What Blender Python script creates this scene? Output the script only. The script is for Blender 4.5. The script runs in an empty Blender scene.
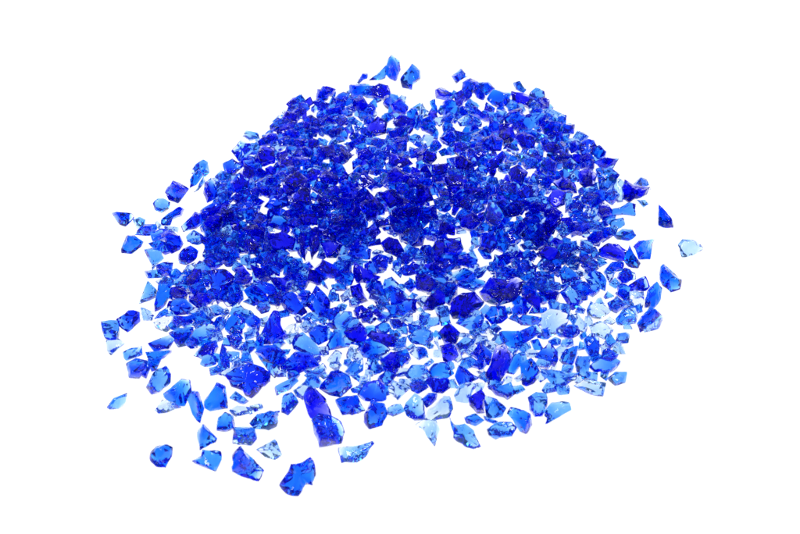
# A loose heap of crushed blue glass on a white sweep, lit through from below, photographed at an angle.
import bpy, bmesh, math, random
from mathutils import Vector, Matrix

random.seed(11)
scene = bpy.context.scene
C = scene.collection

# ------------------------------------------------------------------ camera
H = 0.27                      # camera height over the table, metres
PITCH = math.radians(37.0)    # looking down by
HFOV = math.radians(39.6)
cam_d = bpy.data.cameras.new("camera")
cam_d.angle = HFOV
cam_d.clip_start = 0.01
cam_d.clip_end = 50
cam = bpy.data.objects.new("camera", cam_d)
cam.location = (0, 0, H)
cam.rotation_euler = (math.pi / 2 - PITCH, 0, 0)
C.objects.link(cam)
scene.camera = cam
cam_d.dof.use_dof = True
cam_d.dof.focus_distance = 0.46
cam_d.dof.aperture_fstop = 30
FPX = 400.0 / math.tan(HFOV / 2)
RIGHT = Vector((1, 0, 0))
FWD = Vector((0, math.cos(PITCH), -math.sin(PITCH)))
UPV = Vector((0, math.sin(PITCH), math.cos(PITCH)))
UP = Vector((0, 0, 1))


def ray(x, y):
    return RIGHT * ((x - 400) / FPX) + UPV * (-(y - 267) / FPX) + FWD


# ------------------------------------------------------------------ materials
def clear_nodes(m):
    m.use_nodes = True
    nt = m.node_tree
    nt.nodes.clear()
    return nt


def glass(name, absorb, density, rough=0.012):
    m = bpy.data.materials.new(name)
    nt = clear_nodes(m)
    N, L = nt.nodes, nt.links
    out = N.new("ShaderNodeOutputMaterial")
    g = N.new("ShaderNodeBsdfPrincipled")
    g.inputs["Base Color"].default_value = (1, 1, 1, 1)
    g.inputs["Transmission Weight"].default_value = 1
    g.inputs["Roughness"].default_value = rough
    g.inputs["IOR"].default_value = IOR
    tc = N.new("ShaderNodeTexCoord")
    n1 = N.new("ShaderNodeTexNoise")          # slow ripples of the broken faces
    n1.inputs["Scale"].default_value = 150
    n1.inputs["Detail"].default_value = 1.2
    n1.inputs["Distortion"].default_value = 1.2
    L.new(tc.outputs["Object"], n1.inputs["Vector"])
    n2 = N.new("ShaderNodeTexWave")           # hackle lines
    n2.inputs["Scale"].default_value = 160
    n2.inputs["Distortion"].default_value = 9
    n2.inputs["Detail"].default_value = 1.5
    L.new(tc.outputs["Object"], n2.inputs["Vector"])
    b1 = N.new("ShaderNodeBump")
    b1.inputs["Strength"].default_value = 0.5
    b1.inputs["Distance"].default_value = 0.0014
    L.new(n1.outputs["Fac"], b1.inputs["Height"])
    b2 = N.new("ShaderNodeBump")
    b2.inputs["Strength"].default_value = 0.08
    b2.inputs["Distance"].default_value = 0.0004
    L.new(n2.outputs["Fac"], b2.inputs["Height"])
    L.new(b1.outputs["Normal"], b2.inputs["Normal"])
    L.new(b2.outputs["Normal"], g.inputs["Normal"])
    L.new(g.outputs["BSDF"], out.inputs["Surface"])
    v = N.new("ShaderNodeVolumeAbsorption")
    v.inputs["Color"].default_value = (*absorb, 1)
    v.inputs["Density"].default_value = density
    L.new(v.outputs["Volume"], out.inputs["Volume"])
    return m


IOR = 1.42
#              red / green / blue absorption per metre of glass
SIGMA = ((42, 24, 2), (190, 98, 3), (500, 222, 6), (870, 335, 8), (1000, 500, 14), (1000, 960, 42))
GLASS = []
for i, (nm, s) in enumerate(zip(("clear_glass", "pale_blue_glass", "sky_blue_glass", "mid_blue_glass", "deep_blue_glass", "violet_glass"), SIGMA)):
    k = max(s)
    GLASS.append(glass(nm, tuple(1 - q / k for q in s), k))

mw = bpy.data.materials.new("white_acrylic")      # opal sheet of a light table: lit from above and through from below
nt = clear_nodes(mw)
N, L = nt.nodes, nt.links
o_ = N.new("ShaderNodeOutputMaterial")
df = N.new("ShaderNodeBsdfDiffuse")
df.inputs["Color"].default_value = (0.86, 0.86, 0.86, 1)
tl = N.new("ShaderNodeBsdfTranslucent")
tl.inputs["Color"].default_value = (0.86, 0.86, 0.86, 1)
mx = N.new("ShaderNodeMixShader")
mx.inputs["Fac"].default_value = 0.45
L.new(df.outputs["BSDF"], mx.inputs[1])
L.new(tl.outputs["BSDF"], mx.inputs[2])
L.new(mx.outputs["Shader"], o_.inputs["Surface"])

# ------------------------------------------------------------------ setting: opal acrylic sweep of a light table
bm = bmesh.new()
prof = [(-1.6, 0.0), (1.2, 0.0)]
for k in range(1, 13):
    a = k / 12 * math.pi / 2
    prof.append((1.2 + 0.5 * math.sin(a), 0.5 - 0.5 * math.cos(a)))
prof.append((1.7, 1.6))
rows = [[bm.verts.new((x, y, z)) for x in (-2.2, 2.2)] for y, z in prof]
for a, b in zip(rows, rows[1:]):
    bm.faces.new((a[0], a[1], b[1], b[0]))
me = bpy.data.meshes.new("ground")
bm.to_mesh(me)
bm.free()
me.polygons.foreach_set("use_smooth", [True] * len(me.polygons))
me.materials.append(mw)
ground = bpy.data.objects.new("ground", me)
ground["kind"] = "structure"
C.objects.link(ground)

# ------------------------------------------------------------------ outlines of the chips, tone first
CHIPS = """
4 225.8,374.8 238.5,368 249,364.2 269.2,371.8 268.5,381.5 258,392 251.2,397.7 245.2,395 243,390.5 232.5,386.8
5 479.8,291.5 491,278 506,279.5 518,278 523.2,281 521,293 513.5,300.5 498.5,305.8 485,300.5
3 312,420.5 319.5,413.8 330,416 340.5,422 344.2,432.5 340.5,443.8 319.5,446.8 314.2,432.5
3 288.8,471 291,465.8 301.5,464.2 309.8,458.2 313.5,463.5 315,475.5 312,485.2 306,483 298.5,495 288,493.5 279.8,484.5 285,478.5
3 232.5,456 240.8,447 253.5,459 264,470.2 258,480.8 247.5,477.8 232.5,471
5 485.5,373.5 496,346.5 505,345 512.5,355.5 508,369 499,382.5 487,378
5 449.8,312.2 453.5,299.5 459.5,295 474.5,292 483.5,302.5 477.5,310 464,319.3 453.5,318.2
4 280,363 295,352.5 310,354 319.8,366.8 298,374.2 283,370.5
5 304.5,395 309,387.5 315,389 325.5,399.5 330.8,415.2 322.5,419 310.5,417.5 306,407
4 259.5,335.5 267,322 273,311.5 278.2,312.2 282,329.5 288,337 276.8,343 264,343.8 256.5,337.8
3 319.8,388.5 331,372 338.5,370.5 349,376.5 352,386.2 340,396.8 329.5,394.5
4 207,271.5 225,270 234,277.5 228,289.5 218.2,304.5 213.8,297 210,283.5
3 255.2,352.5 259,347.2 274.8,345 286,352.5 278.5,358.5 279.2,370.5 274.8,377.2 263.5,364.5
1 541.5,315.5 549,309.5 568.5,314 567,323 559.5,332 547.5,337.2 542.2,329
4 306,304.8 316.5,286 324,293.5 330,302.5 330,319 318,319
3 164,393.5 181.2,379.2 190.2,380.8 191,392 185,405.5 176,405.5 164.8,397.2
2 292.5,343 295.5,335.5 303,332.5 309.8,337.8 324,352.8 313.5,358.8 294,349
2 450.2,417.5 454,425 464.5,424.2 473.5,431 480.2,446 473.5,449 464.5,446 454,438.5
2 339.5,448 353,446.5 372.5,441.2 374,443.5 366.5,455.5 357.5,462.2 342.5,463
3 363.8,414.5 370.5,402.5 384,404 387,413 381.8,425 369,428.8 363.8,422
3 204.5,401 216.5,383.3 224.8,386.8 227.8,408.5 210.5,410.8 205.2,407.8
4 357.8,394.2 364.5,384.5 378,380 384,386 385.5,399.5 378,402.5 364.5,400.2
2 146.5,386.8 154,372.5 166,365.8 170.5,374 169.8,383 160,392 151.8,394.2
2 539.8,368 552.5,370.2 578,372.5 575,380 563,386 552.5,386
1 424.8,419 428.5,410 443.5,396.5 448.8,396.5 451.8,408.5 449.5,417.5
2 596.5,169 610,167.5 619,175 613,188.5 599.5,192.2 598,179.5
4 279.8,302.5 285,292.8 292.5,292 300,301 306.8,311.5 300,316.8 285,310
3 359.5,349.5 365.5,340.5 376,339 389.5,349.5 377.5,358.5 364,357
3 336,400.2 342,397.2 357,395.8 364.8,410 358.5,413 342.8,414.8
3 192.2,460.8 201.2,456.2 202.8,450.2 220,451.8 220.8,460 215.5,471.2 205,467.5 196,463.8
3 507.5,413.8 511.2,407.8 521,410 530,414.5 531.8,425 526.2,434 519.5,431 513.5,420.5
2 250.5,423.5 258,414.5 279,411.5 276,426.5 268.5,429.9 255,428.8
2 403.8,408.5 415,394.2 422.5,399.5 424.8,410 424,419 415,420.2 407.5,416
5 268,234.5 284.5,233 295,239 292,249.5 272.5,249.5
3 521,365 530.8,359 535.2,363.5 540.5,372.5 534.5,382.2 527,385.7 522.5,383.8
3 150.7,454 156.2,447.2 166,445 172,448 171.2,456.2 165.2,466.8 157,466 151,461.5
5 622.8,188.5 625,179.5 634,185.5 649,187 646,194.5 629.5,202 622.8,199
3 660,279.5 660.8,267.5 663.8,264.2 670.5,272 681,279.5 679.5,288.5 670.5,291.5 663,285.5
2 191.2,339.8 195,330 206.2,324 214.5,326.2 216,333 210,339.8 199.5,343.5 197.2,347.2
2 487.8,429.5 496,423.5 511,422.8 516.2,428 511,436.2 496,439.2 490,435.5
2 528.5,398 536.8,392.8 545.8,395 546.8,405.5 542,416 534.5,416 530,410
5 600,249.5 609,243.5 618,245 627,251 624,260 618,260.8 601.5,256.2
2 326.5,323.2 340,312 350.5,312 353.5,321 344.5,330 332.5,328.5
1 574.2,386 584,379.2 605,383 602,395.8 590,394.2 581,389.8
2 234,429 240,427.5 253.5,429 256.2,438 250.5,444.8 234,443.2
5 380.5,360 391,352.5 397,352.5 400,366 393.2,379.9 386.5,372
4 169.8,301.5 184,297.8 194.5,308.2 190,313.5 175,315 167.5,309
1 415.8,425 422.5,420.5 435.2,419.8 439.8,429.5 434.5,446 425.5,432.5
2 546.5,410 551.8,403.2 569,403.2 570.5,410 560,416.8 547.2,423.5
2 590,366.5 599,359 612.5,357.5 619.2,361.2 611,372.5 596,372.5
3 484,214.5 490,202.5 497.5,205.5 503.5,216 497.5,226.5 487,223.5
4 315,270.5 322.5,260 336,266 343.5,279.5 334.5,278 319.5,275
2 169.5,333 180,328.5 192.8,327.8 193.5,333 189,343.5 178.5,346.5 172.5,337.5
3 637.5,323.5 649.5,307.8 655.5,310 662.2,316.8 652.5,325 640.5,331.8
3 187.2,399.5 192.5,391.2 199.2,392.8 203.8,408.5 200,422 196.2,419
2 516.5,123 524,115.5 543.5,114 543.5,123 530,129 519.5,127.5
4 208.8,205 217,200.5 224.5,201.2 225.2,206.5 220,214.8 211,219.2 200.8,215.5 201.2,210.2
4 534.5,357.5 540.5,351.5 549.5,342.5 557,350 557.8,359 554,366.5 545,360.5
3 197.5,433.8 203.5,424 208.8,428.5 216.7,438.2 214.8,442 199.8,450.2
5 254.5,158.5 262,146.5 274,148 274,163 259,166
5 353.2,272 354.8,262.2 363,269 379.5,276.5 373.5,282.5 357,282.5
3 427.8,372 434.5,363.8 445,363 453.2,373.5 445,378.8 430,378
4 117.2,319.2 127.8,311.8 139.3,312.5 139.3,321.5 127.8,331.2 118.8,324.5
2 486.2,396.5 496,399.5 505.8,408.5 502,416 487,417.5
5 416,276.5 429.5,273.5 437,284 429.5,293 417.5,290
2 400.8,78.5 412,64.7 419.5,71 420.2,78.5 413.5,83.8 412,89 403,86.8
3 226.5,322.5 234,313.5 244.5,319.5 242.2,333.8 231,334.5 225.8,329.2
4 173.1,181 181.8,184.8 188.2,189.2 178,202.4 169.3,199.3 165.6,192.2
5 344.5,332.2 359.5,322.5 366.2,330 365.5,339 358,343.5 349,339
3 449,273.5 464,268.2 476,273.5 474.5,279.5 461,285.5 455,281
5 439,333 449.5,324 460.8,333.8 455.5,343.5 445,345
3 127,363.5 136,359 146.5,361.2 145,371 139,377.8 129.2,377 127.8,368
3 244.5,291 253.5,285 270,301.5 262.5,306 253.5,304.5
1 678.8,245 683.2,239.8 696,240.5 702.8,248.8 693,254.8 682.5,256.2
2 560.5,292.5 568,286.5 578.5,294 582.2,301.5 572.5,309.8 565,301.5
3 633.8,246.5 639,241.2 654,239.8 649.5,258.5 639,258.5
2 603.8,213.5 628.5,203 634.5,204.5 634.5,215.8 605.2,216.8
1 256.8,450 264,445.5 274.5,439.5 278.2,445.5 281.2,455.2 274.5,459.3 265.5,456.8
3 485,316 491,307 504.5,307 506.8,317.5 501.5,322 492.5,324.2
5 425,302 437,290 444.5,294.5 444.5,303.5 432.5,309.9 423.5,309.9
3 488,99 494,90 510.5,93 507.5,103.5 500,108 492.5,104.2
4 265,206.5 271,196 286,193 289,205 274,209.9
4 309,332.5 318,325 328.5,326.5 327,340 318,344.5 312,340
4 445,238.5 460,238.5 463,249 457,256.5 446.5,255
3 648,291.2 655.5,283 661.5,289 660,299.5 654,307 645,307 645.8,299.5
4 481,235.5 493,232.5 497.5,244.5 490,253.5 479.5,249
3 158.5,285.8 172,285 169,297 164.5,306 155.5,310.5 157,295.5
1 454.8,395 460,386 469,383 476.5,386 470.5,395 467.5,402.5 457,401
2 408.2,336 419.5,330 431.5,331.5 432.2,339 425.5,345.8 412,342
3 500.8,332.5 518,331.8 521,344.5 513.5,351.2 502.2,340
4 455.5,376.5 459.2,366 466,369 478,378 470.5,382.5 461.5,387.8
5 500.5,124.5 512.5,124.5 514,139.5 505,147 499,138
4 194.5,355.2 203.5,344.8 215.5,341 217.8,347.8 212.5,357.5 202,359
3 487.8,386.8 497.5,386 510.2,383 514.8,393.5 506.5,399.5 496,395
5 286,178 298,172 308.5,179.5 305.5,185.5 293.5,189.2 286,184
5 381,243.5 388.5,237.5 397.5,241.2 403.5,251 396,256.2 385.5,251.8
1 589.5,326 600,321.5 613.5,329 606,339.5 592.5,333.5
5 469,398 481,390.5 484.8,396.5 484,412.2 477.2,413 470.5,405.5
2 616.5,319 624,308.5 634.5,308.5 636.8,316 635.2,322.8 618,324.2
4 471.2,354 479.5,342.8 491.5,354 488.5,364.5 481,363
2 101.8,322.2 116.5,321.5 118.3,329 117.2,339.5 106.8,339.5 103,330.5
5 204.2,223.2 212.5,215.8 224.5,216.5 225.2,222.5 220,230.8 213.2,233.8
3 519.5,331 536,325 543.5,332.5 530,340 521.8,344.5
5 367,129 377.5,117 386.5,123 385,133.5 370,136.5
1 587.2,311 591,302 603,305 609.8,311 600,318.5 588,316.2
2 232,151 241,140.5 250,144.2 252.2,151 245.5,157 241,162.2
3 584.2,341 591,333.5 598.5,339.5 597.8,355.2 589.5,356 585,348.5
5 186.2,279 193.8,269.2 199.8,270 202,277.5 196.8,288.8 188.5,288.8 184.8,284.2
3 388.8,59 391.8,55.7 399.2,60.5 400,69.5 395.5,80 389.5,77 385.8,71
3 121.8,249 124.8,241.5 127,236.2 133.8,236.2 142,242.2 139.8,246.8 131.5,252.8 122.5,252.3
5 460,219 475,213 481,223.5 470.5,231 461.5,226.5
2 585.2,277.5 590.5,272.2 599.5,273 605.5,280.5 604,290.2 595,286.5 589,283.5
4 508,171 518.5,165 527.5,172.5 521.5,184.5 511,180
4 148.8,343.2 169.8,335 173.5,339.5 168.2,349.2 154.8,350.8
4 430,379.5 448,378.8 448.8,387.8 442,393 433,391.5 427.8,382.5
5 190,295.5 197.5,292.5 206.5,294 208.8,301.5 203.5,310.5 196,306 190,301.5
3 326.5,345 334,330 341.5,331.5 343.8,346.5 329.5,349.5
3 216.5,372.5 218.8,357.5 221.8,345.5 226.2,350 229.2,367.2 221,375.2
5 321,243.5 334.5,241.2 342,245 336,257 327,257
5 368.5,336 373,330.8 389.5,334.5 395.5,339 394.8,346.5 383.5,343.5
2 461,325 470,317.5 480.5,313 483.5,319 480.5,328 470,330.2
5 378,193 393,190 402,199 390,208
1 386.2,391.2 393,380.8 409.5,388.2 397.5,399.5
4 251.2,284.5 259.5,280.8 273,284.5 280.5,293.5 273,295.8 259.5,290.5
4 514.8,135 524.5,131.2 535,138 533.5,147 523,148.5
2 575.8,363.5 578,356.8 590,357.5 588.5,368 587,377 579.5,377
4 205,184 211,178.8 216.2,184 217.8,194.5 211.8,199.8 207.2,202 203.5,193
4 181.8,226 194.5,212.5 200.8,214.8 202,223 196,228.2 184,231.2
3 217.5,429.8 219,418.5 225,413.2 232.5,417 234.3,428.2 225,431.2
5 431.8,249.5 436.2,239 443.8,240.5 445.2,251 438.5,262.2 432.5,258.5
5 547.5,200 553.5,191 565.5,192.5 564,204.5 555,209
4 586,139.8 593.5,141.2 596.5,146.5 590.5,157 581.5,158.5 580,145
5 553.5,182 562.5,176.8 574.5,183.5 576,192.5 562.5,191.8
5 512,91.5 521,93 534.5,99 530,108.8 519.5,103.5 513.5,102
5 388.5,173.5 396,167.5 411,175 405,182.5 390,181
3 560,360.5 564.5,350 577.2,347 575,359 570.5,368 563,363.5
4 179.2,255 184,249 190,246.3 197.5,251.2 196,258 186.2,264 180.2,262.5
3 228.2,206.5 239.5,202 250,203.5 256,209.9 227.5,214
5 292,194.5 304,188.5 310,190 310,203.5 295,203.5
4 482.5,139.5 493,133.5 502,139.5 500.5,150 490,150
3 559.8,273 565,265.8 571,270 580.8,279 572.5,282.8 562.8,283.5
0 473,335.5 485,327.2 497.8,335.5 494,340.8 474.5,340
5 580,172 589,169.8 595.8,175 593.5,185.5 584.5,187 580,182.5
2 283.5,396.5 291,392.8 297.8,402.5 288,414.5 282,411.5
4 348,255.5 354,248 361.5,245.8 370.5,249.5 369,258.5 355.5,258.5
4 230.5,182.5 239.5,173.5 248.5,179.5 247,187 233.5,192.2
5 537.2,253.5 545.5,246 556,249 559.8,257.2 550,260.2 539.5,257.2
4 485.5,162 502,151.5 506.5,157.5 499,166.5 488.5,171
5 416.5,184.5 428.5,187.5 433,199.5 421,202.5 416.5,195
5 440.5,346.5 452.5,344.2 457.8,355.5 448,362.2 443.5,360
5 391,153 406,157.5 412,163.5 400,168 389.5,163.5
4 391.5,294.5 399,290 408,296 405,305 391.5,306.5
5 366,200.5 367.5,190 384,206.5 378,209.5 367.5,211
5 351,287 360,284 367.5,300.5 360,303.5 352.5,297.5
4 627,286.8 636,280 645,277 648.8,286.8 645,290.5 630,290.8
2 406,375 412,366 425.5,366 427,373.5 418,378 409,378
4 512,308.5 521,299.5 531.5,305.5 525.5,314.5 515,316
3 509.5,357 520,354 521.5,363 514,373.5 506.5,372
4 151.8,233.5 161.5,229 172,231.2 178,236.5 166,239.5 154,240.2
0 153.8,323.2 159,318.8 172.5,316.5 173.2,325.5 166.5,331.5 156.8,327.8
2 223.5,300 232.5,293.2 241.5,291 243,299.2 237,306 228,306
4 166,238.5 179.5,237 182.5,243.8 179.5,249 172,252.8 166.8,249
4 551.2,151 558,145 567.8,149.5 567,160 559.5,163
4 372,258.5 379.5,254 388.5,258.5 385.5,270.5 373.5,267.5
4 372.2,89.8 379,83.8 387.2,86 390.2,93.5 383.5,99.5 374.5,96.5
3 189,313.5 199.5,312.8 211.5,321 215.2,322.5 196.5,326.2 192.8,321
5 242.5,228.5 256,224 265,228.5 263.5,236 250,236
3 567.8,228.5 574.5,222.5 588,224 588.8,228.5 580.5,235.2 570,233
3 571,285.8 584.5,282 595,291.8 584.5,296.7 577,291.8
5 539.2,226.2 546,221 559.5,216.5 559.5,224 549,233.8
1 155.8,410 162.5,400.2 170,401.8 180.5,407.8 169.2,411.5 159.5,413.8
2 275.2,387.5 279,384.5 294,377.8 297.8,381.5 289.5,389.8 277.5,395
2 148,281.7 156.2,289.5 156.7,296.2 139.3,303.3
4 517.5,192.5 528,185 538.5,188 537,195.5 522,198.5
3 624,260 630,246.5 639.8,263 637.5,268.2 628.5,266
4 223,163.8 232,159.2 241.8,166 233.5,175 226,173.5
2 456.2,345 464.5,337.5 475,340.5 472,346.5 461.5,355.5
3 659.2,206 664.5,211.2 672,219.5 672.8,227 666,227 659.2,224.8
3 269.5,251 278.5,252.5 277,266 265,266 263.5,258.5
3 540.5,126 548,120.8 560,123 558.5,132 545,133.5
2 463.2,82.5 470,78.8 478.2,81.8 476,91.5 467,95.2 462.5,89.2
3 541.5,164.5 547.5,157 556.5,163 555,175 546,173.5
3 385,306 400,304.5 406,318 394,318
2 345.2,372 353.5,361.5 361.8,359.2 362.5,370.5 353.5,376.5
3 235.8,194.5 245.5,188.5 257.5,190 256,197.5 239.5,200.5
2 196,164.5 202.8,160.3 207.2,163 208.8,172 205,175.8 197.5,175 191.8,172.8
4 453.5,258.5 467,255.5 477.5,260 474.5,267.5 461,265.2
4 560.2,333.5 568.5,325.2 577.5,326 579,333.5 568.5,340.2
3 162.2,220 166,215.5 179.5,207.7 183.2,210.2 181,216.2 173.5,219.2 170.5,224.5 162.2,224.5
3 388,132 400,127.5 409,126 406,136.5 391,139.5
5 521.8,298 530,292.8 539,298 539.8,311.5 530,305.5
4 497,273.5 506,267.5 518,270.5 515,278 506,279.5 499.2,278
1 294,390.5 306,381.5 312,387.5 303,399.5 297,396.5
1 609.3,304 616.5,296.5 625.5,301 628.5,305.5 615,311.8 611.2,309.2
3 464,108 476,106.5 491,120 483.5,120.8 470,114
5 445,177 463,175.5 461.5,186 448,187.5
4 525,207.5 535.5,201.5 546,204.5 544.5,212 529.5,212.8
0 630.8,292.8 642.8,292.8 642,307 630.8,307
2 145,249.8 151.8,249 160,251.2 162.7,258 152.5,264.8 149.5,259.5
1 612.2,190 619,179.5 623.5,182.5 622.8,200.5 617.5,201.2
2 240.8,347.5 246,341.5 252.8,340.8 256.5,346 246.8,358 242.2,355
2 558.2,252 563.5,243 575.5,241.5 577,250.5 568,254.2
4 400.5,269 412.5,262.2 420,266 418.5,273.5 405,275
4 403,300 416.5,300 415,312 404.5,315
1 568.5,317 577.5,314 586.5,327.5 585,333.5 579,330.5
4 355.5,181 363,172 375,181 364.5,188.5
5 172,288 181.8,286.5 187,292.5 185.5,298.5 173.5,298.5 169.8,294
4 157,266.2 163,263.2 172,263.2 171.2,275.2 163.8,276.3 157.8,272.2
4 319.5,176.5 327,170.5 337.5,176.5 336,184 322.5,182.5
3 349,85.2 368.5,84.5 362.5,95.8 352.8,95.8
2 614.2,234.5 622.5,229.2 631.5,230 635.2,235.2 628.5,240.5 618,239
2 366.2,363 376,360 383.5,370.5 374.5,374.2 367,371.2
3 617.5,277.5 625,268.5 634,273 634.8,279 622,283.5
2 608,378.5 615.5,372.5 626,372.5 624.5,382.2 615.5,385.2
2 530,94.5 536,88.5 543.5,91.5 545,103.5 536,103.5
5 244,240.5 253,239 259,245 257.5,252.5 248.5,254
2 409.8,381 419.5,376.5 427,382.5 425.5,389.2 415,390
4 433,165 448,163.5 451,171 439,175.5 433,171
3 518.8,319 524,315.2 539,317.5 536,325 521,325
4 595,162.2 607,157.8 617.5,159.2 612.2,168.2 601,167.5
1 106.8,341 118,339.5 123.7,344 111.2,354.5 107.5,350
5 353.5,99 362.5,97.5 368.5,106.5 361,112.5 353.5,108
5 455.5,157.5 463,156 472,163.5 467.5,169.5 457,168
5 309,239 318,233 319.5,245 312,258.5
3 149.5,243.8 160,240.8 166,243 169.8,252 164.5,254.2 154.8,249
3 113.2,213.7 130.8,213.7 133.3,217.8 125.5,225.6 120.2,223.8
2 107.5,406.8 113.5,398.5 126.2,394 124.8,401.5 118,408.2 110.5,409
4 538.8,292.5 550,290.2 559,292.5 556,300 542.5,300
2 217.8,182.5 227.5,181 227.5,193 222.2,199 217,194.5
2 124,352.2 131.5,348.5 140.5,346.7 141.2,355.2 127,359.8 124.8,357.5
4 391,105 400,99 407.5,106.5 404.5,114 394,111
3 145,224.5 154,224.5 156.2,229 149.5,235 136,234.2 139.8,228.2
1 269.8,125.5 279.5,118.8 290,119.5 282.5,128.5 272,132.2
4 588,237.5 595.5,230 603,231.5 598.5,243.5 589.5,245
3 397,352.5 406,349.5 410.5,358.5 401.5,369
4 319,147 332.5,145.5 337,154.5 326.5,159
2 440,307 447.5,307 450.5,323.5 441.5,325
4 174,317.2 189.8,315.8 191.7,321.8 177.8,327.3 173.2,322.5
3 578.5,259.5 581.5,244.5 589,246 590.5,255 584.5,261.8
4 339,197.5 352.5,199 352.5,209.5 339,208
5 299.5,234.5 307,236 305.5,260 299.5,251
2 157.8,199.3 163.8,199.3 169,202.8 167.5,208.8 161.5,211.8 155.5,209.5 153.7,203.5
4 424,208.5 434.5,205.5 437.5,219 425.5,219
5 277.2,130 290,122.5 296.8,121.8 290,133 279.5,136
2 366.8,290 372,284 381.8,285.5 382.5,294.5 372,296
4 245.2,319.5 253.5,315 260.2,319.5 258.8,330 248.2,325.5
4 469,148.5 481,147 485.5,154.5 476.5,162
5 270,277 283.5,278.5 288,288.2 282,291.2 274.5,284.5
4 244,161.5 253,160 256,172 250,176.5 244.8,170.5
3 147.2,352.2 169.8,350.8 170.5,353 162.2,359 149.5,358.2
2 458,120 465.5,115.5 476,120 474.5,126 461,126
3 515,261.5 528.5,258.5 530,270.5 521,272
2 305.2,374.8 315,369.5 322.5,363.5 325.5,369.5 318,377.8 307.5,377
1 410.5,352.5 416.5,347.2 424,348 427.8,357 418,359.2
4 312,203.5 328.5,203.5 330,211 315,212.5
5 402,209.5 418.5,206.5 418.5,215.5 403.5,217
2 403.5,257 409.5,248 418.5,248.8 414,260 406.5,262.2
1 542.5,264 554.5,260.2 560.5,262.5 559,274.5 550,268.5
1 270.8,296.5 280.5,290.5 285,292 280.5,304 277.5,308.5
1 230,410 237.5,406.2 248,407 249.5,413 236,416
5 337.5,220 354,218.5 357,226 340.5,227.5
5 300,215.5 315,215.5 316.5,224.5 303,224.5
3 292.5,286 300,280 308.2,280 306,287.5 299.2,293.8 295.5,290.5
3 465.2,417.5 475,413.8 483.2,420.5 475,425.8 467.5,423.5
2 187,236.5 193.8,230.5 203.5,236.5 203.5,241.8 188.5,241
2 580.8,197.5 589,193 597.2,196 590.5,205.8 583,203.5
4 413.5,150 424,145.5 428.5,154.5 418,160.5
4 440.5,138 452.5,132 458.5,141 449.5,145.5
4 283,224 295,218 304,224 293.5,230
5 466,187.5 481,187.5 484,195 469,196.5
4 436,89.8 443.5,87.5 451.8,95 445,99.5 436.8,98
3 504.5,117 510.5,111 521,108 516.5,118.5 506,123
4 328,108 340,106.5 343,115.5 331,118.5
4 332.5,99 343,92.2 349,94.5 346,103.5 335.5,103.5
3 479,82.5 488,81.8 494,88.5 486.5,94.5 479.8,90
3 592,149.5 599.5,145.8 606.2,151.8 604,158.5 596.5,159.2
3 227.2,336 240,335.2 240.8,342 235.5,349.5 231,345
4 497.8,257 507.5,252.5 518,258.5 506,264.5
1 258.2,181 266.5,175.8 278.5,181 271,185.5 260.5,185.5
3 615.8,293.5 622.5,289 630,293.5 629.2,304 622.5,301
1 328,360 335.5,351 341.5,354 338.5,364.5 332.5,366
4 260.5,188.5 271,185.5 280,185.5 269.5,196 262,194.5
4 482.5,183 493,184.5 500.5,195 488.5,195
3 280,260 292,257 298,264.5 286,269
2 523.5,219.5 532.5,213.5 544.5,216.5 538.5,222.5 526.5,222.5
3 440,284.5 453.5,283 456.5,289 449,296.5
2 207.8,309 216,305.2 223.5,309 222,313.5 214.5,316.5 208.5,315
2 418,316.5 424,312.8 430,315 428.5,322.5 419.5,328.5
1 600,345.5 606,344 615,357.5 603,357.5
3 535,277.5 538,271.5 549.2,272.2 548.5,279 539.5,283.5
3 221.5,258.5 229,254 237.2,261.5 230.5,266 220,263
2 462.2,359.2 470.5,357 479.5,363 481,368.2 467.5,366
4 400,115.5 415,120 409,126 394,121.5
3 375,220 390,218.5 393,226 378,227.5
1 220.5,319.5 229.5,313.5 226.5,324 217.5,336 216,330
4 455,94.5 462.5,90 465.5,97.5 462.5,105 456.5,106.5
2 387.8,408.5 393,405.5 399.8,404.8 402.8,411.5 393,416 388.5,414.5
2 400,228 412,225 421,231 413.5,234 403,232.5
3 522,233 529.5,225.5 535.5,230 532.5,237.5 523.5,239
4 422.5,399.5 428.5,393.5 436.8,394.2 436,399.5 427,407
5 235,269 242.5,266 250,275 239.5,279.9
4 293.5,157 308.5,158.5 308.5,164.5 295,166.8
5 250,264.5 262,269 268,275 256,278
2 554.2,309.5 559.5,303.5 568.5,305 568.5,312.5 558,314
1 141.2,308.2 154.8,312 152.5,319.9 143.5,319.9
4 258.5,141.2 266.8,134.5 275,139 270.5,145 260,145
3 193.8,173.5 199,169.8 202.8,175 196,184 190.4,186.7 190.8,179.5
0 283.5,331 289.5,325 297,323.5 298.5,331 291,335.5
5 277,154 286,151 289,160 280,166
2 523,285 533.5,277.5 538,288 529,291
3 390,224.5 403.5,223 408,230.5 394.5,232
1 346.8,354 350.5,345 358,346.5 355,357 347.5,360
2 215.5,176.5 221.5,170.5 230.5,175 230.5,181.8 220,180.2
4 318.5,92.5 323,86.5 335,89.5 332,94.8 323,97
2 609,221 622.5,218 624,224.8 613.5,230
4 526,154.5 538,152.2 541,160.5 535,165
1 645,326.5 662.2,318.2 658.5,328 645,331.8
1 566.5,259.5 574,254.2 580,261 578.5,268.5 571,264.8
2 301.5,319 310.5,313 318,320.5 312,325.8
5 545.2,210.5 553.5,207.5 561,212 558,216.5 546,216.5
4 394,141 406,139.5 406,150 397,150
5 503.5,208.5 514,205.5 517,214.5 506.5,217.5
4 513,201.5 522,201.5 519,213.5 511.5,215
2 395.5,337.5 406,337.5 406,348 397,348
4 290,113.5 298.2,106.8 303.5,110.5 302,118 293,118
4 606.8,269 612,263 622.5,263 622.5,269.8 609,271.2
3 452,75.8 461,69 467,75.8 456.5,82.5
4 437.5,189 449.5,189 451,198 440.5,198
4 322.5,194.5 337.5,193 336,202 324,200.5
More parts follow.
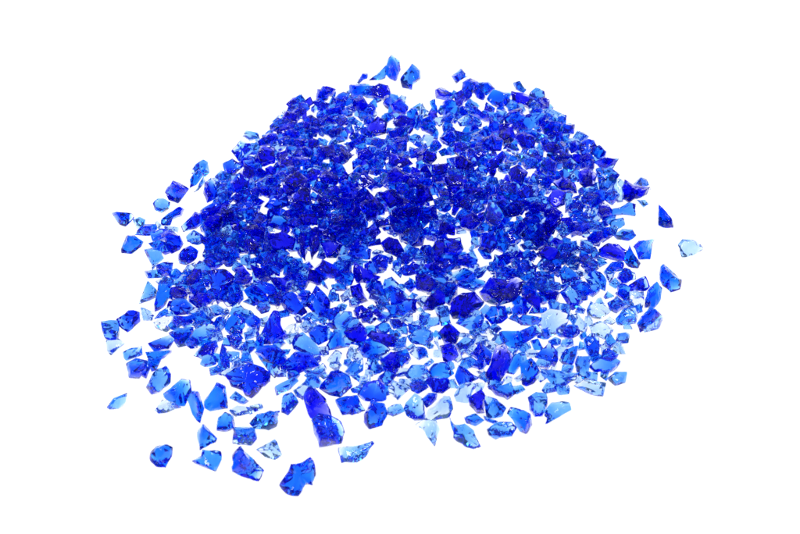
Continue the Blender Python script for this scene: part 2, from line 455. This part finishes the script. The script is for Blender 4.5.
4 600,229.2 607.5,227.8 612,236 603,242
1 580.5,216.5 589.5,208.2 596.2,215 589.5,221
1 338.2,263.8 349.5,260 350.2,270.5 345,274.2
4 268,210.5 280,209 278.5,218 268,219.5
4 359.5,313.5 370,310.5 371.5,321 362.5,322.5
2 230,398.8 236,392 248,401 243.5,404
3 148,359.8 161.5,358.2 156.2,369.5 151.8,371
4 532.5,236 544.5,231.5 547.5,239 538.5,243.5
2 370,79.2 379,72.5 386.5,64.2 387.2,71 385,77.8
2 475,171 481,165 488.5,169.5 485.5,175.5 476.5,176.2
4 540.8,180.5 547.5,176 553.5,180.5 549,188 541.5,186.5
4 206.5,245 214,233.8 223,239 220,243.5
4 278.5,139 289,136 292,145 280,146.5
3 403,195 413.5,189 415,199.5 406,202.5
0 483.5,346 489.5,340.8 498.5,344.5 492.5,353.5
5 423.5,264.5 435.5,263 435.5,272 426.5,273.5
1 539.5,288 550,281.2 560.5,286.5 553,290.2
2 243.5,136 246.5,130.8 257,133 258.5,138.2 249.5,140.5
2 157,281.2 164.5,276.8 172.8,279.8 172.8,285 160,285
4 322.5,232 334.5,232 336,239.9 324,239.9
1 581.5,265.5 592,259.5 597.2,264 593.5,270 584.5,268.5
1 300,279.5 307.5,273.5 313.5,276.5 303,288.5
5 237,277 252,277 249,284.5 240,285.2
3 419.5,122 430,116 436,125 425.5,126.5
4 223,243.5 235,240.5 236.5,249.5 227.5,251
4 333.5,118 342.5,115 348.5,121 341,127
4 293.5,139 307,139 304,146.5 295,148
2 357,197.5 364.5,194.5 364.5,208 355.5,206.5
2 173.5,282 181.8,275.2 186.2,276 184.8,285 176.5,286.5
2 634,184 640.8,177.2 646,179.5 649.8,188.5 640,186.2
3 441.5,120 449,112.5 455,115.5 449,126
2 365.5,138 382,139.5 376,147 367,144
5 340,147 353.5,154.5 346,160.5 340,154.5
2 375,300.5 382.5,296 387,305 379.5,309.9
4 352.5,236 363,234.5 367.5,243.5 357,243.5
2 521.5,255 529,250.5 536.5,256.5 529,262.5
5 371.5,313.5 377.5,309 389.5,319.5 383.5,321
4 140.5,374 146.5,362 151.8,365 146.5,377.8
3 455,130.5 467,133.5 482,129 468.5,136.5 459.5,139.5
2 427,234 434.5,228 442,235.5 436,240
4 391,319.5 398.5,319.5 407.5,325.5 394,328.5
1 544.5,116.5 546,111.2 550.5,109 561,113.8 559.5,116.8
1 409,331.5 412,322.5 419.5,321 421,330
4 305,119.5 311,115 317,119.5 314,125.5 306.5,125.5
3 377.5,150 388,151.5 385,160.5 376,157.5
1 571.5,198.5 580.5,195.5 580.5,209 574.5,207.5
3 354,233.5 363,227.5 372,230.5 366,236.5
2 564,167.5 570,158.5 576,163 571.5,172
2 520.5,245 529.5,240.5 537,248 525,249.9
2 460,172.5 470.5,166.5 472.8,175.5 466,178.5
3 437,267.5 447.5,263 453.5,266 443,273.5
2 476,270.5 485,266 489.5,266 482,276.5 477.5,278
1 359.5,387 361,376.5 370,375 370,381.8
1 418,120.5 421.8,104 430,114.5 421.8,117.5
5 514.5,230 522,221 525,227 517.5,237.5
2 464,287 474.5,281 479,287 473,291.5
4 580,164.5 587.5,161.5 593.5,163 592,169 581.5,169
5 230.5,222.5 239.5,221 241,230 233.5,231.5
2 565.5,200 571.5,198.5 573,209 565.5,212
2 419,260 429.5,249.5 432.5,258.5 425,261.5
4 568.5,143.5 576,140.5 579,149.5 571.5,152.5
4 310,124.5 319,127.5 316,136.5 310,135
2 133.8,220 139.8,217.3 145,220 143.5,226 136.8,227.5
3 154.8,318.8 160,312 169,306.8 170.5,312.8 163,316.5
1 250.5,405.5 261,404 262.5,407.8 250.5,414.5
2 489.5,263 497,262.2 497,273.5 491,273.5
4 327.5,130 338,128.5 339.5,137.5 330.5,136
2 232,245 239.5,246.5 245.5,252.5 233.5,254
2 401.5,240 409,234.8 416.5,240 410.5,244.5
4 344.5,144 359.5,139.5 361.8,142.5 352,148.5
4 403.5,284 411,279.5 415.5,287 411,291.5
2 208,252.5 220,243.5 222.2,248 214,255.5
4 312.5,101.5 320,98.5 326,104.5 320,109
1 340.5,296 349.5,288.5 349.5,299 343.5,302
3 318,218.5 325.5,217 327,226 319.5,227.5
2 222.2,227 229,222.5 232,228.5 224.5,236
2 244.5,333 255,329.2 253.5,337.5 246,339.8
4 544.5,136 552,129.2 556.5,133 552,140.5
2 231,288 235.5,284.2 243.8,286.5 243,291 234,291.8
2 513.5,83.2 518.8,81.8 525.5,89.2 523.2,92.2 516.5,89.2
4 540,140.5 544.5,136.8 549.8,143.5 543,149.5
4 303,264.5 309,261.5 313.5,267.5 304.5,272
4 438.5,288.5 446,290 453.5,296 444.5,297.5
1 605.5,273 616,270.8 610,283.5
1 207.8,289.5 210,286.5 213.8,298.5 212.2,303.8 209.2,302.2
2 348,260 360,259.2 372,261.5 369,264.5 357,262.2
3 430,102.5 434.5,99.5 436.8,113 433,114.5
4 562.5,221 573,215 576,216.5 565.5,226.2
3 394,331.5 406,325.5 407.5,334.5
5 551.2,242 555,237.5 563.2,242 556.5,247.2
4 556.5,131.5 562.5,132.2 563.2,139 555.8,142
1 504.2,169.5 506.5,164.2 520,158.2 515.5,165
2 567,177.5 573,173 577.5,179 573,183.5
3 367,106.5 374.5,99 376.8,106.5 371.5,110.2
3 355.8,83.8 362.5,73.2 367.8,74 367,78.5
2 485,109.5 486.5,102.8 494,108 491,114
4 247,260 257.5,257 259,263 250,263.8
4 393,261.5 400.5,260 400.5,267.5 393,267.5
0 476.5,372 484,369 487,381
2 410.5,108.5 419.5,103.2 421,110 412,111.5
2 505,232.5 514.8,225 515.5,229.5 508,236.2
1 191.5,266.2 205,264 206.5,268.5 197.5,269.2
2 559.5,233 564,227 567.8,234.5 562.5,238.2
2 469,249 473.5,240 476.5,244.5 472,253.5
1 201.2,227 204.2,225.5 211,235.2 206.5,236.8
1 164.5,226.8 178,228.2 177.2,232 166,230.5
5 367.5,233 378,231.5 375,240.5
3 592,252 607,259.5 598,261
3 439,151.5 445,148.5 449.5,154.5 442,156
4 598.5,224 606,219.5 608.2,225.5 601.5,227.8
2 574.5,137.5 579,133.8 583.5,136.8 582,141.2 576,140.5
2 203.5,177.2 205,182.5 199,189.2 194.5,191.5
2 188.5,240.8 199,240 202,243 197.5,245.2 192.2,243.8
1 278.5,173.5 286,170.5 283.8,179.5 280,179.5
1 217.8,212 224.5,207.5 226.8,212.8 222.2,216.5
2 636.8,200 645,200 648,203.8 643.5,206.8
1 298.5,326.5 303.8,322 307.5,326.5 303,331
3 316.5,273.5 321,276.5 327.8,288.5 322.5,285.5
0 279.5,113.5 282.5,109.3 289.2,112.8 285.5,117.2
1 235.8,257 245.5,254.8 250,257.8 239.5,260
2 346,127.5 350.2,120.8 353.5,133.5
1 251.5,178 256.8,185.5 250,187 249.2,181
4 484,416 490,419 497.5,421.2 493,423.5 485.5,420.5
1 433.8,342 437.5,336 439.8,351
1 154,222.2 157.8,221.5 161.8,225.2 159.2,229 154.8,226
2 440,111 447.5,108 456.5,108 449,111.8
1 261.2,239 266.5,237.5 265,245 262,246.5
1 466,139.5 476.5,133.5 479.5,135 472,139.5
3 297.5,98.5 302,95.5 305,100 300.5,103
1 473.5,228 478,225 481,229.5 476.5,232.5
4 353.5,310.5 359.5,309 359.5,316.5
1 325.5,297.5 331.5,296 330,303.5
1 151.8,264.8 159.2,262.5 152.5,270
1 342.8,254.8 347.2,249.5 348,257
3 594.2,208 604,202.8 604,203.8 596.5,208.8
"""
chips = []
for line in CHIPS.split("\n"):
    w = line.split()
    if w:
        q = [tuple(float(v) for v in q.split(",")) for q in w[1:]]
        xs, ys = [a for a, b in q], [b for a, b in q]
        GROW = 1.24 - 0.15 * min(1, (max(xs) - min(xs)) * (max(ys) - min(ys)) / 600)   # thin bright edges read smaller than they are
        mx_, my_ = sum(a for a, b in q) / len(q), sum(b for a, b in q) / len(q)
        chips.append((int(w[0]), [(mx_ + (a - mx_) * GROW, my_ + (b - my_) * GROW) for a, b in q]))


def area(p):
    return abs(sum(p[i][0] * p[i - 1][1] - p[i - 1][0] * p[i][1] for i in range(len(p)))) / 2


def centre(p):
    xs, ys = [q[0] for q in p], [q[1] for q in p]
    return ((min(xs) + max(xs)) / 2 + sum(xs) / len(xs)) / 2, ((min(ys) + max(ys)) / 2 + sum(ys) / len(ys)) / 2


def inside(p, x, y):
    r = False
    for i in range(len(p)):
        (x1, y1), (x2, y2) = p[i], p[i - 1]
        if (y1 > y) != (y2 > y) and x < (x2 - x1) * (y - y1) / (y2 - y1) + x1:
            r = not r
    return r


def heap(x, y):
    """height of the heap (metres) under a point of the picture"""
    a = math.exp(-(((x - 330) / 105) ** 2 + ((y - 190) / 62) ** 2) ** 1.3)
    b = math.exp(-(((x - 500) / 95) ** 2 + ((y - 180) / 62) ** 2) ** 1.3)
    return 0.016 * min(1.0, a + b)


def shard_mesh(poly, tone, rng, base, thick=1.0):
    """A broken chip: a girdle with the chip's outline, a front and a back face struck off at
    different slants, slivers between them. Returns world-space points and faces."""
    cx, cy = centre(poly)
    d0 = ray(cx, cy)
    back = (-d0).normalized()
    n = (UP * 0.45 + back * 0.75 + Vector((rng.uniform(-.35, .35), rng.uniform(-.25, .25), rng.uniform(-.25, .25)))).normalized()
    w = math.sqrt(area(poly)) / FPX
    # outline with broken, slightly irregular edges
    pts = []
    for i in range(len(poly)):
        (x1, y1), (x2, y2) = poly[i], poly[(i + 1) % len(poly)]
        pts.append((x1, y1))
        L = math.hypot(x2 - x1, y2 - y1)
        if L > 6.5:
            k = 2 if L > 14 else 1
            for j in range(1, k + 1):
                f = j / (k + 1) + rng.uniform(-.1, .1)
                e = rng.uniform(-.06, .06) * L
                pts.append((x1 + (x2 - x1) * f - (y2 - y1) / L * e, y1 + (y2 - y1) * f + (x2 - x1) / L * e))
    ring = []
    for x, y in pts:
        d = ray(x, y)
        t = d0.dot(n) / d.dot(n)
        t = max(0.965, min(1.035, t))
        ring.append(d * t)
    axis = (n * 0.2 + back * 0.9).normalized()
    ring = [p + axis * (w * rng.uniform(-.10, .10)) for p in ring]
    cen = sum(ring, Vector()) / len(ring)
    t1 = axis.cross(RIGHT).normalized()
    t2 = axis.cross(t1)

    def cap(sign, h, s0):
        a = rng.uniform(0, 6.283)
        sl = t1 * math.cos(a) + t2 * math.sin(a)
        k = rng.uniform(.4, 1.25)
        sh = t1 * (w * rng.uniform(-.12, .12)) + t2 * (w * rng.uniform(-.12, .12))
        res = []
        for p in ring:
            q = p - cen
            s = s0 * rng.uniform(.82, 1.12)
            hh = max(.05, h * (1 + k * q.dot(sl) / (w * .6)))
            res.append(cen + q * min(s, .97) + sh * min(1, hh / h) + axis * sign * (w * min(hh, 2 * h)))
        return res
    fr = cap(1, rng.uniform(.30, .50) * thick, rng.uniform(.52, .86))
    bk = cap(-1, rng.uniform(.30, .50) * thick, rng.uniform(.55, .85))
    m = len(ring)
    vs = ring + fr + bk
    z1 = min(v.z for v in vs)
    t = (H - base) / (-z1)              # slide along its line of sight until it rests at the base height
    vs = [Vector((0, 0, H)) + v * t for v in vs]
    fs = []
    for i in range(m):
        j = (i + 1) % m
        if rng.random() < .5:
            fs += [(i, j, m + j), (i, m + j, m + i)]
        else:
            fs += [(i, j, m + i), (j, m + j, m + i)]
        if rng.random() < .5:
            fs += [(j, i, 2 * m + j), (i, 2 * m + i, 2 * m + j)]
        else:
            fs += [(j, i, 2 * m + i), (j, 2 * m + i, 2 * m + j)]
    # struck faces: a few big facets fanned from an off-centre crest
    for off, flip in ((m, False), (2 * m, True)):
        loop = list(range(off, off + m))
        c = sum((vs[k] for k in loop), Vector()) / m
        a = loop[rng.randrange(m)]
        c = c.lerp(vs[a], rng.uniform(0, .5)) + axis * (w * t * rng.uniform(-.05, .10) * (-1 if flip else 1))
        vs.append(c)
        ci = len(vs) - 1
        for i in range(m):
            f = (loop[i], loop[(i + 1) % m], ci)
            fs.append(f[::-1] if flip else f)
    return vs, fs


def to_mesh(name, vs, fs, origin):
    bm = bmesh.new()
    bv = [bm.verts.new(v - origin) for v in vs]
    for f in fs:
        try:
            bm.faces.new([bv[k] for k in f])
        except ValueError:
            pass
    bmesh.ops.dissolve_degenerate(bm, dist=2e-5, edges=bm.edges)
    bmesh.ops.dissolve_limit(bm, angle_limit=math.radians(20), verts=bm.verts, edges=bm.edges)
    bmesh.ops.triangulate(bm, faces=bm.faces)
    bmesh.ops.recalc_face_normals(bm, faces=bm.faces)
    if bm.calc_volume(signed=True) < 0:
        bmesh.ops.reverse_faces(bm, faces=bm.faces)
    return bm


def soften(me):
    """broken edges stay crisp but are not razor clean; the faces between them bow a little"""
    at = me.attributes.new("crease_edge", "FLOAT", "EDGE")
    r = random.Random(len(me.edges))
    at.data.foreach_set("value", [min(1, max(0, r.gauss(CREASE, .16))) for _ in me.edges])
    me.polygons.foreach_set("use_smooth", [True] * len(me.polygons))


CREASE = 0.52


# ------------------------------------------------------------------ which chip is which
TONE = ("near clear", "pale blue", "sky blue", "bright blue", "deep blue", "violet-dark")
RANK = ("nearest", "second", "third", "fourth", "fifth", "sixth", "seventh", "eighth", "ninth", "tenth", "eleventh", "twelfth")
LANDMARKS = [
    (176, 191, 'dark blue cube-shaped chip lying alone at the upper left rim', 'the lone dark cube'),
    (690, 248, 'almost clear chip lying alone, farthest right of all', 'the lone clear chip'),
    (666, 219, 'small upright blue triangle with a needle tip, alone at the right edge', 'the lone right triangle'),
    (669, 279, 'blue spike with a pale right flank, alone at the right edge', 'the right edge spike'),
    (638, 194, 'violet-dark chip jutting from the upper right rim beside a near white sliver', 'the jutting violet chip'),
    (618, 213, 'long flat wedge of pale cyan glass at the right rim', 'the flat cyan wedge'),
    (116, 400, 'small slanted sky blue chip lying alone, farthest left in the foreground', 'the lone slanted chip'),
    (161, 456, 'rounded bright blue chip lying alone in the lower left corner', 'the lone rounded chip'),
    (206, 438, 'pointed bright blue triangle in the lower left foreground, standing over a dull squarish chip', 'the lower left triangle'),
    (208, 460, 'dull blue squarish chip with a pointed left corner, below a bright triangle', 'the dull square chip'),
    (246, 463, 'large bright blue five-sided chip in the lower left foreground', 'the foreground five-sided chip'),
    (269, 449, 'pale blue chip with dark corners, alone between two big foreground chips', 'the dark-cornered pale chip'),
    (296, 477, 'crooked bright blue chip with a pale foot, the frontmost of all', 'the frontmost crooked chip'),
    (355, 453, 'sky blue half-moon chip with a sharp right tip, alone in front', 'the front half-moon chip'),
    (425, 430, 'pale funnel-shaped chip fading to white at its lower tip', 'the pale funnel chip'),
    (465, 434, 'sky blue tongue-shaped chip with a pale lower rim in the front row', 'the tongue-shaped chip'),
    (504, 431, 'sky blue block chip with a whitish front face, at the lower right', 'the white-fronted block'),
    (518, 420, 'bright blue curved chip hooking over the white-fronted block', 'the hooked chip'),
    (537, 405, 'sky blue rounded chip with a white glint, alone at the lower right', 'the glinting rounded chip'),
    (558, 412, 'sky blue arrow-shaped chip, lowest at the right end of the front row', 'the arrow chip'),
    (590, 388, 'pale blue rectangular chip with a dark left corner, right foreground', 'the pale rectangle'),
    (330, 432, 'large bright blue chip with a clear right rim, front centre, leaning on a darker one', 'the big front chip'),
    (315, 408, 'deep blue jagged chip standing behind the big front chip', 'the jagged chip'),
    (350, 405, 'bright blue brick-shaped chip lying flat in the front centre', 'the blue brick'),
    (375, 417, 'bright blue pear-shaped chip with a violet foot, front centre', 'the pear-shaped chip'),
    (336, 384, 'bright blue helmet-shaped chip with a dark base, just behind the blue brick', 'the helmet chip'),
    (247, 380, 'largest deep blue chip of the left foreground, with pale streaked left flank', 'the big left boulder'),
    (300, 364, 'deep blue loaf-shaped chip with a point at its right end', 'the loaf-shaped chip'),
    (217, 398, 'bright blue shield-shaped chip standing alone left of the big boulder', 'the shield chip'),
    (195, 406, 'bright blue chip tapering downward, between a striped chip and the shield chip', 'the tapering chip'),
    (501, 287, 'largest chip of all, violet-dark boulder right of the centre', 'the great violet boulder'),
    (466, 306, 'violet-dark chip left of and below the great violet boulder', "the boulder's left neighbour"),
    (124, 218, 'blue bowl-shaped chip with a pale flat top, far left of the upper rim', 'the far left bowl'),
    (132, 246, 'bright blue chip with a dark outline, left rim below the bowl-shaped one', 'the dark-outlined chip'),
    (128, 322, 'deep blue six-sided chip at the far left, over a white gap', 'the far left hexagon'),
    (147, 294, 'sky blue triangle with one lit face, leaning at the left rim', 'the left rim triangle'),
    (485, 334, 'near clear square chip in the gap below the great violet boulder', 'the clear square'),
    (163, 324, 'near clear flat chip at the left, behind a deep blue slanted one', 'the left clear chip'),
    (498, 363, 'tall violet-dark chip leaning right, just below two near clear chips', 'the leaning violet chip'),
    (374, 203, 'tall violet pyramid chip standing out in the middle of the heap', 'the violet pyramid'),
    (243, 151, 'large sky blue smooth chip on the upper left rim of the heap', 'the smooth rim chip'),
    (393, 69, 'tall bright blue chip, topmost behind the heap', 'the topmost chip'),
    (410, 77, 'sky blue blocky chip lying alone behind the heap, right of the topmost one', 'the lone rear block'),
    (460, 76, 'small tilted blue square at the rear rim, right of the notch', 'the rear tilted square'),
    (537, 97, 'sky blue bell-shaped chip at the right end of the rear rim', 'the bell-shaped chip'),
    (392, 247, 'violet-dark oval chip in the heap below a white gap', 'the violet oval'),
    (613, 252, 'violet-dark block with a bright blue face on the right slope', 'the two-toned block'),
    (644, 249, 'bright blue square chip with a bubbly face at the right edge', 'the bubbly square'),
    (655, 298, 'bright blue curved chip with a violet foot at the right edge', 'the right curved chip'),
    (650, 327, 'bright blue fan-shaped chip with feathered edges, lower right edge', 'the feathered fan'),
]


def shape_word(p):
    best = None
    for k in range(18):
        a = k * math.pi / 18
        u = [x * math.cos(a) + y * math.sin(a) for x, y in p]
        v = [-x * math.sin(a) + y * math.cos(a) for x, y in p]
        e = (max(u) - min(u), max(v) - min(v))
        if best is None or e[0] * e[1] < best[0] * best[1]:
            best = e
    r = max(best) / max(1e-6, min(best))
    if r > 2.1:
        return "sliver"
    if r > 1.45:
        return "elongated"
    if len(p) == 3:
        return "triangular"
    if len(p) == 4:
        return "four-sided"
    if len(p) >= 7:
        return "rounded"
    return "angular"


chips.sort(key=lambda c: -area(c[1]))
single, crumbs = chips[:300], chips[300:]
info = []
for i, (tone, p) in enumerate(single):
    a = area(p)
    size = "large " if a > 420 else "small " if a < 150 else ""
    sw = shape_word(p)
    info.append(dict(c=centre(p), desc=size + TONE[tone] + " " + (sw if sw == "sliver" else sw + " chip")))
land = {}
for (x, y, full, short) in LANDMARKS:
    best = min((i for i in range(len(single)) if i not in land),
               key=lambda i: (0 if inside(single[i][1], x, y) else 1, math.hypot(info[i]["c"][0] - x, info[i]["c"][1] - y)))
    land[best] = (full, short)
DIRS = ("right of", "lower right of", "below", "lower left of", "left of", "upper left of", "above", "upper right of")


def sector(a, b):
    """where b lies as seen from a"""
    return int(((math.atan2(b[1] - a[1], b[0] - a[0]) + math.pi / 8) % (2 * math.pi)) / (math.pi / 4)) % 8


def label_of(i):
    if i in land:
        return land[i][0]
    me_ = info[i]
    best = None
    for j, (full, short) in land.items():
        o = info[j]["c"]
        s = sector(o, me_["c"])
        d = math.hypot(me_["c"][0] - o[0], me_["c"][1] - o[1])
        rank = sum(1 for k, q in enumerate(info) if k != i and q["desc"] == me_["desc"] and k not in land and sector(o, q["c"]) == s
                   and math.hypot(q["c"][0] - o[0], q["c"][1] - o[1]) < d)
        score = d + 45 * rank
        if rank < len(RANK) and (best is None or score < best[0]):
            best = (score, rank, s, short)
    _, rank, s, short = best
    return f"{me_['desc']}, {RANK[rank]} one {DIRS[s]} {short}"


# ------------------------------------------------------------------ build the single chips
for i, (tone, p) in enumerate(single):
    rng = random.Random(1000 + i)
    x, y = centre(p)
    vs, fs = shard_mesh(p, tone, rng, heap(x, y) * rng.uniform(.75, 1.0), (0.9, 0.95, 1.05, 1.15, 1.2, 1.2)[tone] * min(1.1, max(.68, 1.2 - area(p) / 1000)))
    c = sum(vs, Vector()) / len(vs)
    origin = Vector((c.x, c.y, min(v.z for v in vs)))
    bm = to_mesh("glass_chip", vs, fs, origin)
    me = bpy.data.meshes.new("glass_chip")
    bm.to_mesh(me)
    bm.free()
    me.materials.append(GLASS[tone])
    soften(me)
    ob = bpy.data.objects.new("glass_chip", me)
    ob.location = origin
    sub = ob.modifiers.new("soft_edges", "SUBSURF")
    sub.levels = sub.render_levels = 2
    ob["label"] = label_of(i)
    ob["category"] = "glass chip"
    ob["group"] = "loose chips of crushed blue glass"
    C.objects.link(ob)

# ------------------------------------------------------------------ the small rest of the heap: one object
CORE = [(243, 160), (262, 135), (300, 95), (340, 92), (385, 88), (420, 118), (440, 112), (450, 95), (470, 84), (500, 95), (540, 100), (575, 132), (600, 150),
        (612, 185), (615, 232), (590, 270), (520, 300), (440, 325), (350, 330), (250, 310), (190, 290), (190, 250), (203, 225), (212, 185)]
GAPS = [(380, 107, 6), (421, 130, 4), (409, 145, 6), (413, 164, 4), (320, 137, 4), (329, 138, 3), (358, 154, 4), (350, 163, 4), (473, 99, 8), (482, 103, 6),
        (485, 124, 9), (465, 126, 6), (446, 157, 6), (499, 175, 8), (533, 171, 8), (431, 179, 5), (520, 148, 4), (506, 152, 4), (479, 171, 6), (418, 244, 7), (452, 236, 6),
        (466, 241, 7), (494, 256, 7), (446, 214, 5), (263, 212, 5), (308, 257, 5), (292, 252, 5), (198, 249, 7), (201, 260, 5), (384, 234, 8), (396, 238, 5), (309, 258, 6),
        (310, 288, 9), (364, 287, 4), (376, 273, 5), (328, 290, 5), (408, 264, 4), (604, 200, 9), (576, 197, 5), (565, 213, 5), (580, 242, 5), (315, 98, 4),
        (241, 170, 3), (232, 196, 5), (460, 178, 4), (545, 155, 4), (265, 203, 4), (283, 186, 4)]
LARGE = [p for tone, p in single if area(p) > 260]


def under_large(x, y):
    return any(inside(p, x, y) for p in LARGE)


big = bmesh.new()
rng = random.Random(77)
jobs = []
for tone, p in crumbs:
    x, y = centre(p)
    jobs.append((tone, p, heap(x, y) * rng.uniform(.6, 1.0)))
made, tries = 0, 0
placed = []
while made < 600 and tries < 40000:
    tries += 1
    x, y = rng.uniform(185, 620), rng.uniform(82, 330)
    if not inside(CORE, x, y) or under_large(x, y) or rng.random() > (305 - y) / 90:
        continue
    if any(math.hypot(x - a, y - b) < r * .35 + 4.2 for a, b, r in GAPS):
        continue
    if any(math.hypot(x - a, y - b) < 6.0 + max(0, y - 230) * .06 for a, b in placed):
        continue
    placed.append((x, y))
    made += 1
    r = rng.uniform(6.2, 11.0) * (0.8 + 0.35 * (y - 80) / 200)
    m = rng.choice((4, 5, 5, 6, 7))
    a0 = rng.uniform(0, 6.28)
    sq = rng.uniform(.6, 1)
    rot = rng.uniform(0, 3.14)
    p = []
    for k in range(m):
        a = a0 + (k + rng.uniform(-.3, .3)) * 2 * math.pi / m
        u, v = r * math.cos(a) * rng.uniform(.8, 1.15), r * sq * math.sin(a) * rng.uniform(.8, 1.15)
        p.append((x + u * math.cos(rot) - v * math.sin(rot), y + u * math.sin(rot) + v * math.cos(rot)))
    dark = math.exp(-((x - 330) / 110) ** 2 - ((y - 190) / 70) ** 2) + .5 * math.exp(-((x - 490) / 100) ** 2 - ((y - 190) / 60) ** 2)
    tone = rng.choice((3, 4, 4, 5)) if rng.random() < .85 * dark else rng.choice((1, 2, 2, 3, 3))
    jobs.append((tone, p, heap(x, y) * rng.uniform(0, .7)))
# the deep upper left lobe and a lighter lobe on the right, piled higher
made, tries, near = 0, 0, []
while made < 250 and tries < 40000:
    tries += 1
    if rng.random() < .72:
        x, y = rng.gauss(335, 62), rng.gauss(180, 44)
        tones = (2, 3, 3, 4, 4, 5)
    else:
        x, y = rng.gauss(505, 50), rng.gauss(165, 36)
        tones = (2, 2, 3, 3, 4)
    if not inside(CORE, x, y) or under_large(x, y) or abs(x - 425) < 22 and y < 150 or any(math.hypot(x - a, y - b) < r * .35 + 4.6 for a, b, r in GAPS):
        continue
    if any(math.hypot(x - a, y - b) < 7.5 for a, b in near):
        continue
    near.append((x, y))
    made += 1
    r = rng.uniform(7, 10.5) * (0.8 + 0.35 * (y - 80) / 200)
    m = rng.choice((4, 5, 5, 6))
    a0 = rng.uniform(0, 6.28)
    p = []
    for k in range(m):
        a = a0 + (k + rng.uniform(-.3, .3)) * 2 * math.pi / m
        p.append((x + r * math.cos(a) * rng.uniform(.75, 1.2), y + .8 * r * math.sin(a) * rng.uniform(.75, 1.2)))
    jobs.append((rng.choice(tones), p, heap(x, y) * rng.uniform(.5, 1.0)))
# the thinner apron in front of the heap: pale bits lying in the spaces
APRON = [(205, 275), (250, 285), (380, 285), (500, 262), (600, 235), (640, 300), (620, 360), (600, 385), (500, 412), (400, 415), (330, 385), (215, 372), (200, 350), (165, 320), (150, 270)]
OPEN = [(190, 385, 13), (195, 365, 9), (285, 392, 8), (340, 350, 6), (352, 372, 5), (525, 330, 10), (505, 322, 5), (445, 322, 6), (410, 366, 5),
        (302, 292, 7), (290, 325, 5), (205, 290, 5), (590, 300, 5), (600, 345, 6), (470, 380, 5), (455, 402, 8), (535, 390, 10), (500, 405, 5), (260, 372, 8), (345, 395, 4), (385, 410, 4), (555, 378, 5)]
made, tries, near = 0, 0, []
while made < 230 and tries < 40000:
    tries += 1
    x, y = rng.uniform(145, 645), rng.uniform(230, 390)
    if not inside(APRON, x, y) or under_large(x, y) or any(math.hypot(x - a, y - b) < r + 4 for a, b, r in OPEN + GAPS):
        continue
    if any(math.hypot(x - a, y - b) < 10.5 for a, b in near):
        continue
    near.append((x, y))
    made += 1
    r = rng.uniform(6, 10.5)
    m = rng.choice((4, 4, 5, 6))
    a0 = rng.uniform(0, 6.28)
    p = []
    for k in range(m):
        a = a0 + (k + rng.uniform(-.3, .3)) * 2 * math.pi / m
        p.append((x + r * math.cos(a) * rng.uniform(.75, 1.2), y + .8 * r * math.sin(a) * rng.uniform(.75, 1.2)))
    jobs.append((rng.choice((1, 1, 2, 2, 2, 3, 3)), p, heap(x, y) * rng.uniform(0, .5)))
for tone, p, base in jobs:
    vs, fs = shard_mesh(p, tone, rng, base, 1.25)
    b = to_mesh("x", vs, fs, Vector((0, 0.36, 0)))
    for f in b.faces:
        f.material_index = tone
    tmp = bpy.data.meshes.new("tmp")
    b.to_mesh(tmp)
    b.free()
    big.from_mesh(tmp)
    bpy.data.meshes.remove(tmp)
me = bpy.data.meshes.new("small_glass_crumbs")
big.to_mesh(me)
big.free()
soften(me)
for g in GLASS:
    me.materials.append(g)
ob = bpy.data.objects.new("small_glass_crumbs", me)
ob.location = (0, 0.36, 0)
sub = ob.modifiers.new("soft_edges", "SUBSURF")
sub.levels = sub.render_levels = 2
ob["kind"] = "stuff"
ob["label"] = "small blue glass crumbs packed between the bigger chips of the heap"
ob["category"] = "glass crumbs"
C.objects.link(ob)

# ------------------------------------------------------------------ light: studio softboxes
w = bpy.data.worlds.new("World")
scene.world = w
w.use_nodes = True
bg = w.node_tree.nodes["Background"]
bg.inputs["Color"].default_value = (1, 1, 1, 1)
bg.inputs["Strength"].default_value = 0.22


def softbox(name, loc, target, sx, sy, power):
    l = bpy.data.lights.new(name, "AREA")
    l.shape = "RECTANGLE"
    l.size, l.size_y = sx, sy
    l.energy = power
    o = bpy.data.objects.new(name, l)
    o.location = loc
    o.rotation_euler = (Vector(target) - Vector(loc)).to_track_quat("-Z", "Y").to_euler()
    C.objects.link(o)


softbox("softbox_under", (0, 0.5, -0.35), (0, 0.5, 0), 3.0, 3.0, 70)
softbox("softbox_top", (0.15, 0.75, 0.9), (0, 0.40, 0), 0.26, 0.26, 3.8)
softbox("softbox_side", (-0.8, 0.2, 0.7), (0, 0.38, 0), 0.26, 0.32, 2.4)

# ------------------------------------------------------------------ render settings
scene.view_settings.view_transform = "Standard"
scene.view_settings.look = "None"
scene.view_settings.exposure = 0
scene.view_settings.gamma = 1
scene.render.engine = "CYCLES"
cy = scene.cycles
cy.max_bounces = 28
cy.transmission_bounces = 28
cy.glossy_bounces = 12
cy.diffuse_bounces = 4
cy.volume_bounces = 0
cy.caustics_refractive = True
cy.caustics_reflective = True
cy.blur_glossy = 0.5
cy.sample_clamp_indirect = 12
cy.use_denoising = True
cy.denoiser = "OPENIMAGEDENOISE"
cy.use_adaptive_sampling = True
cy.adaptive_threshold = 0.01
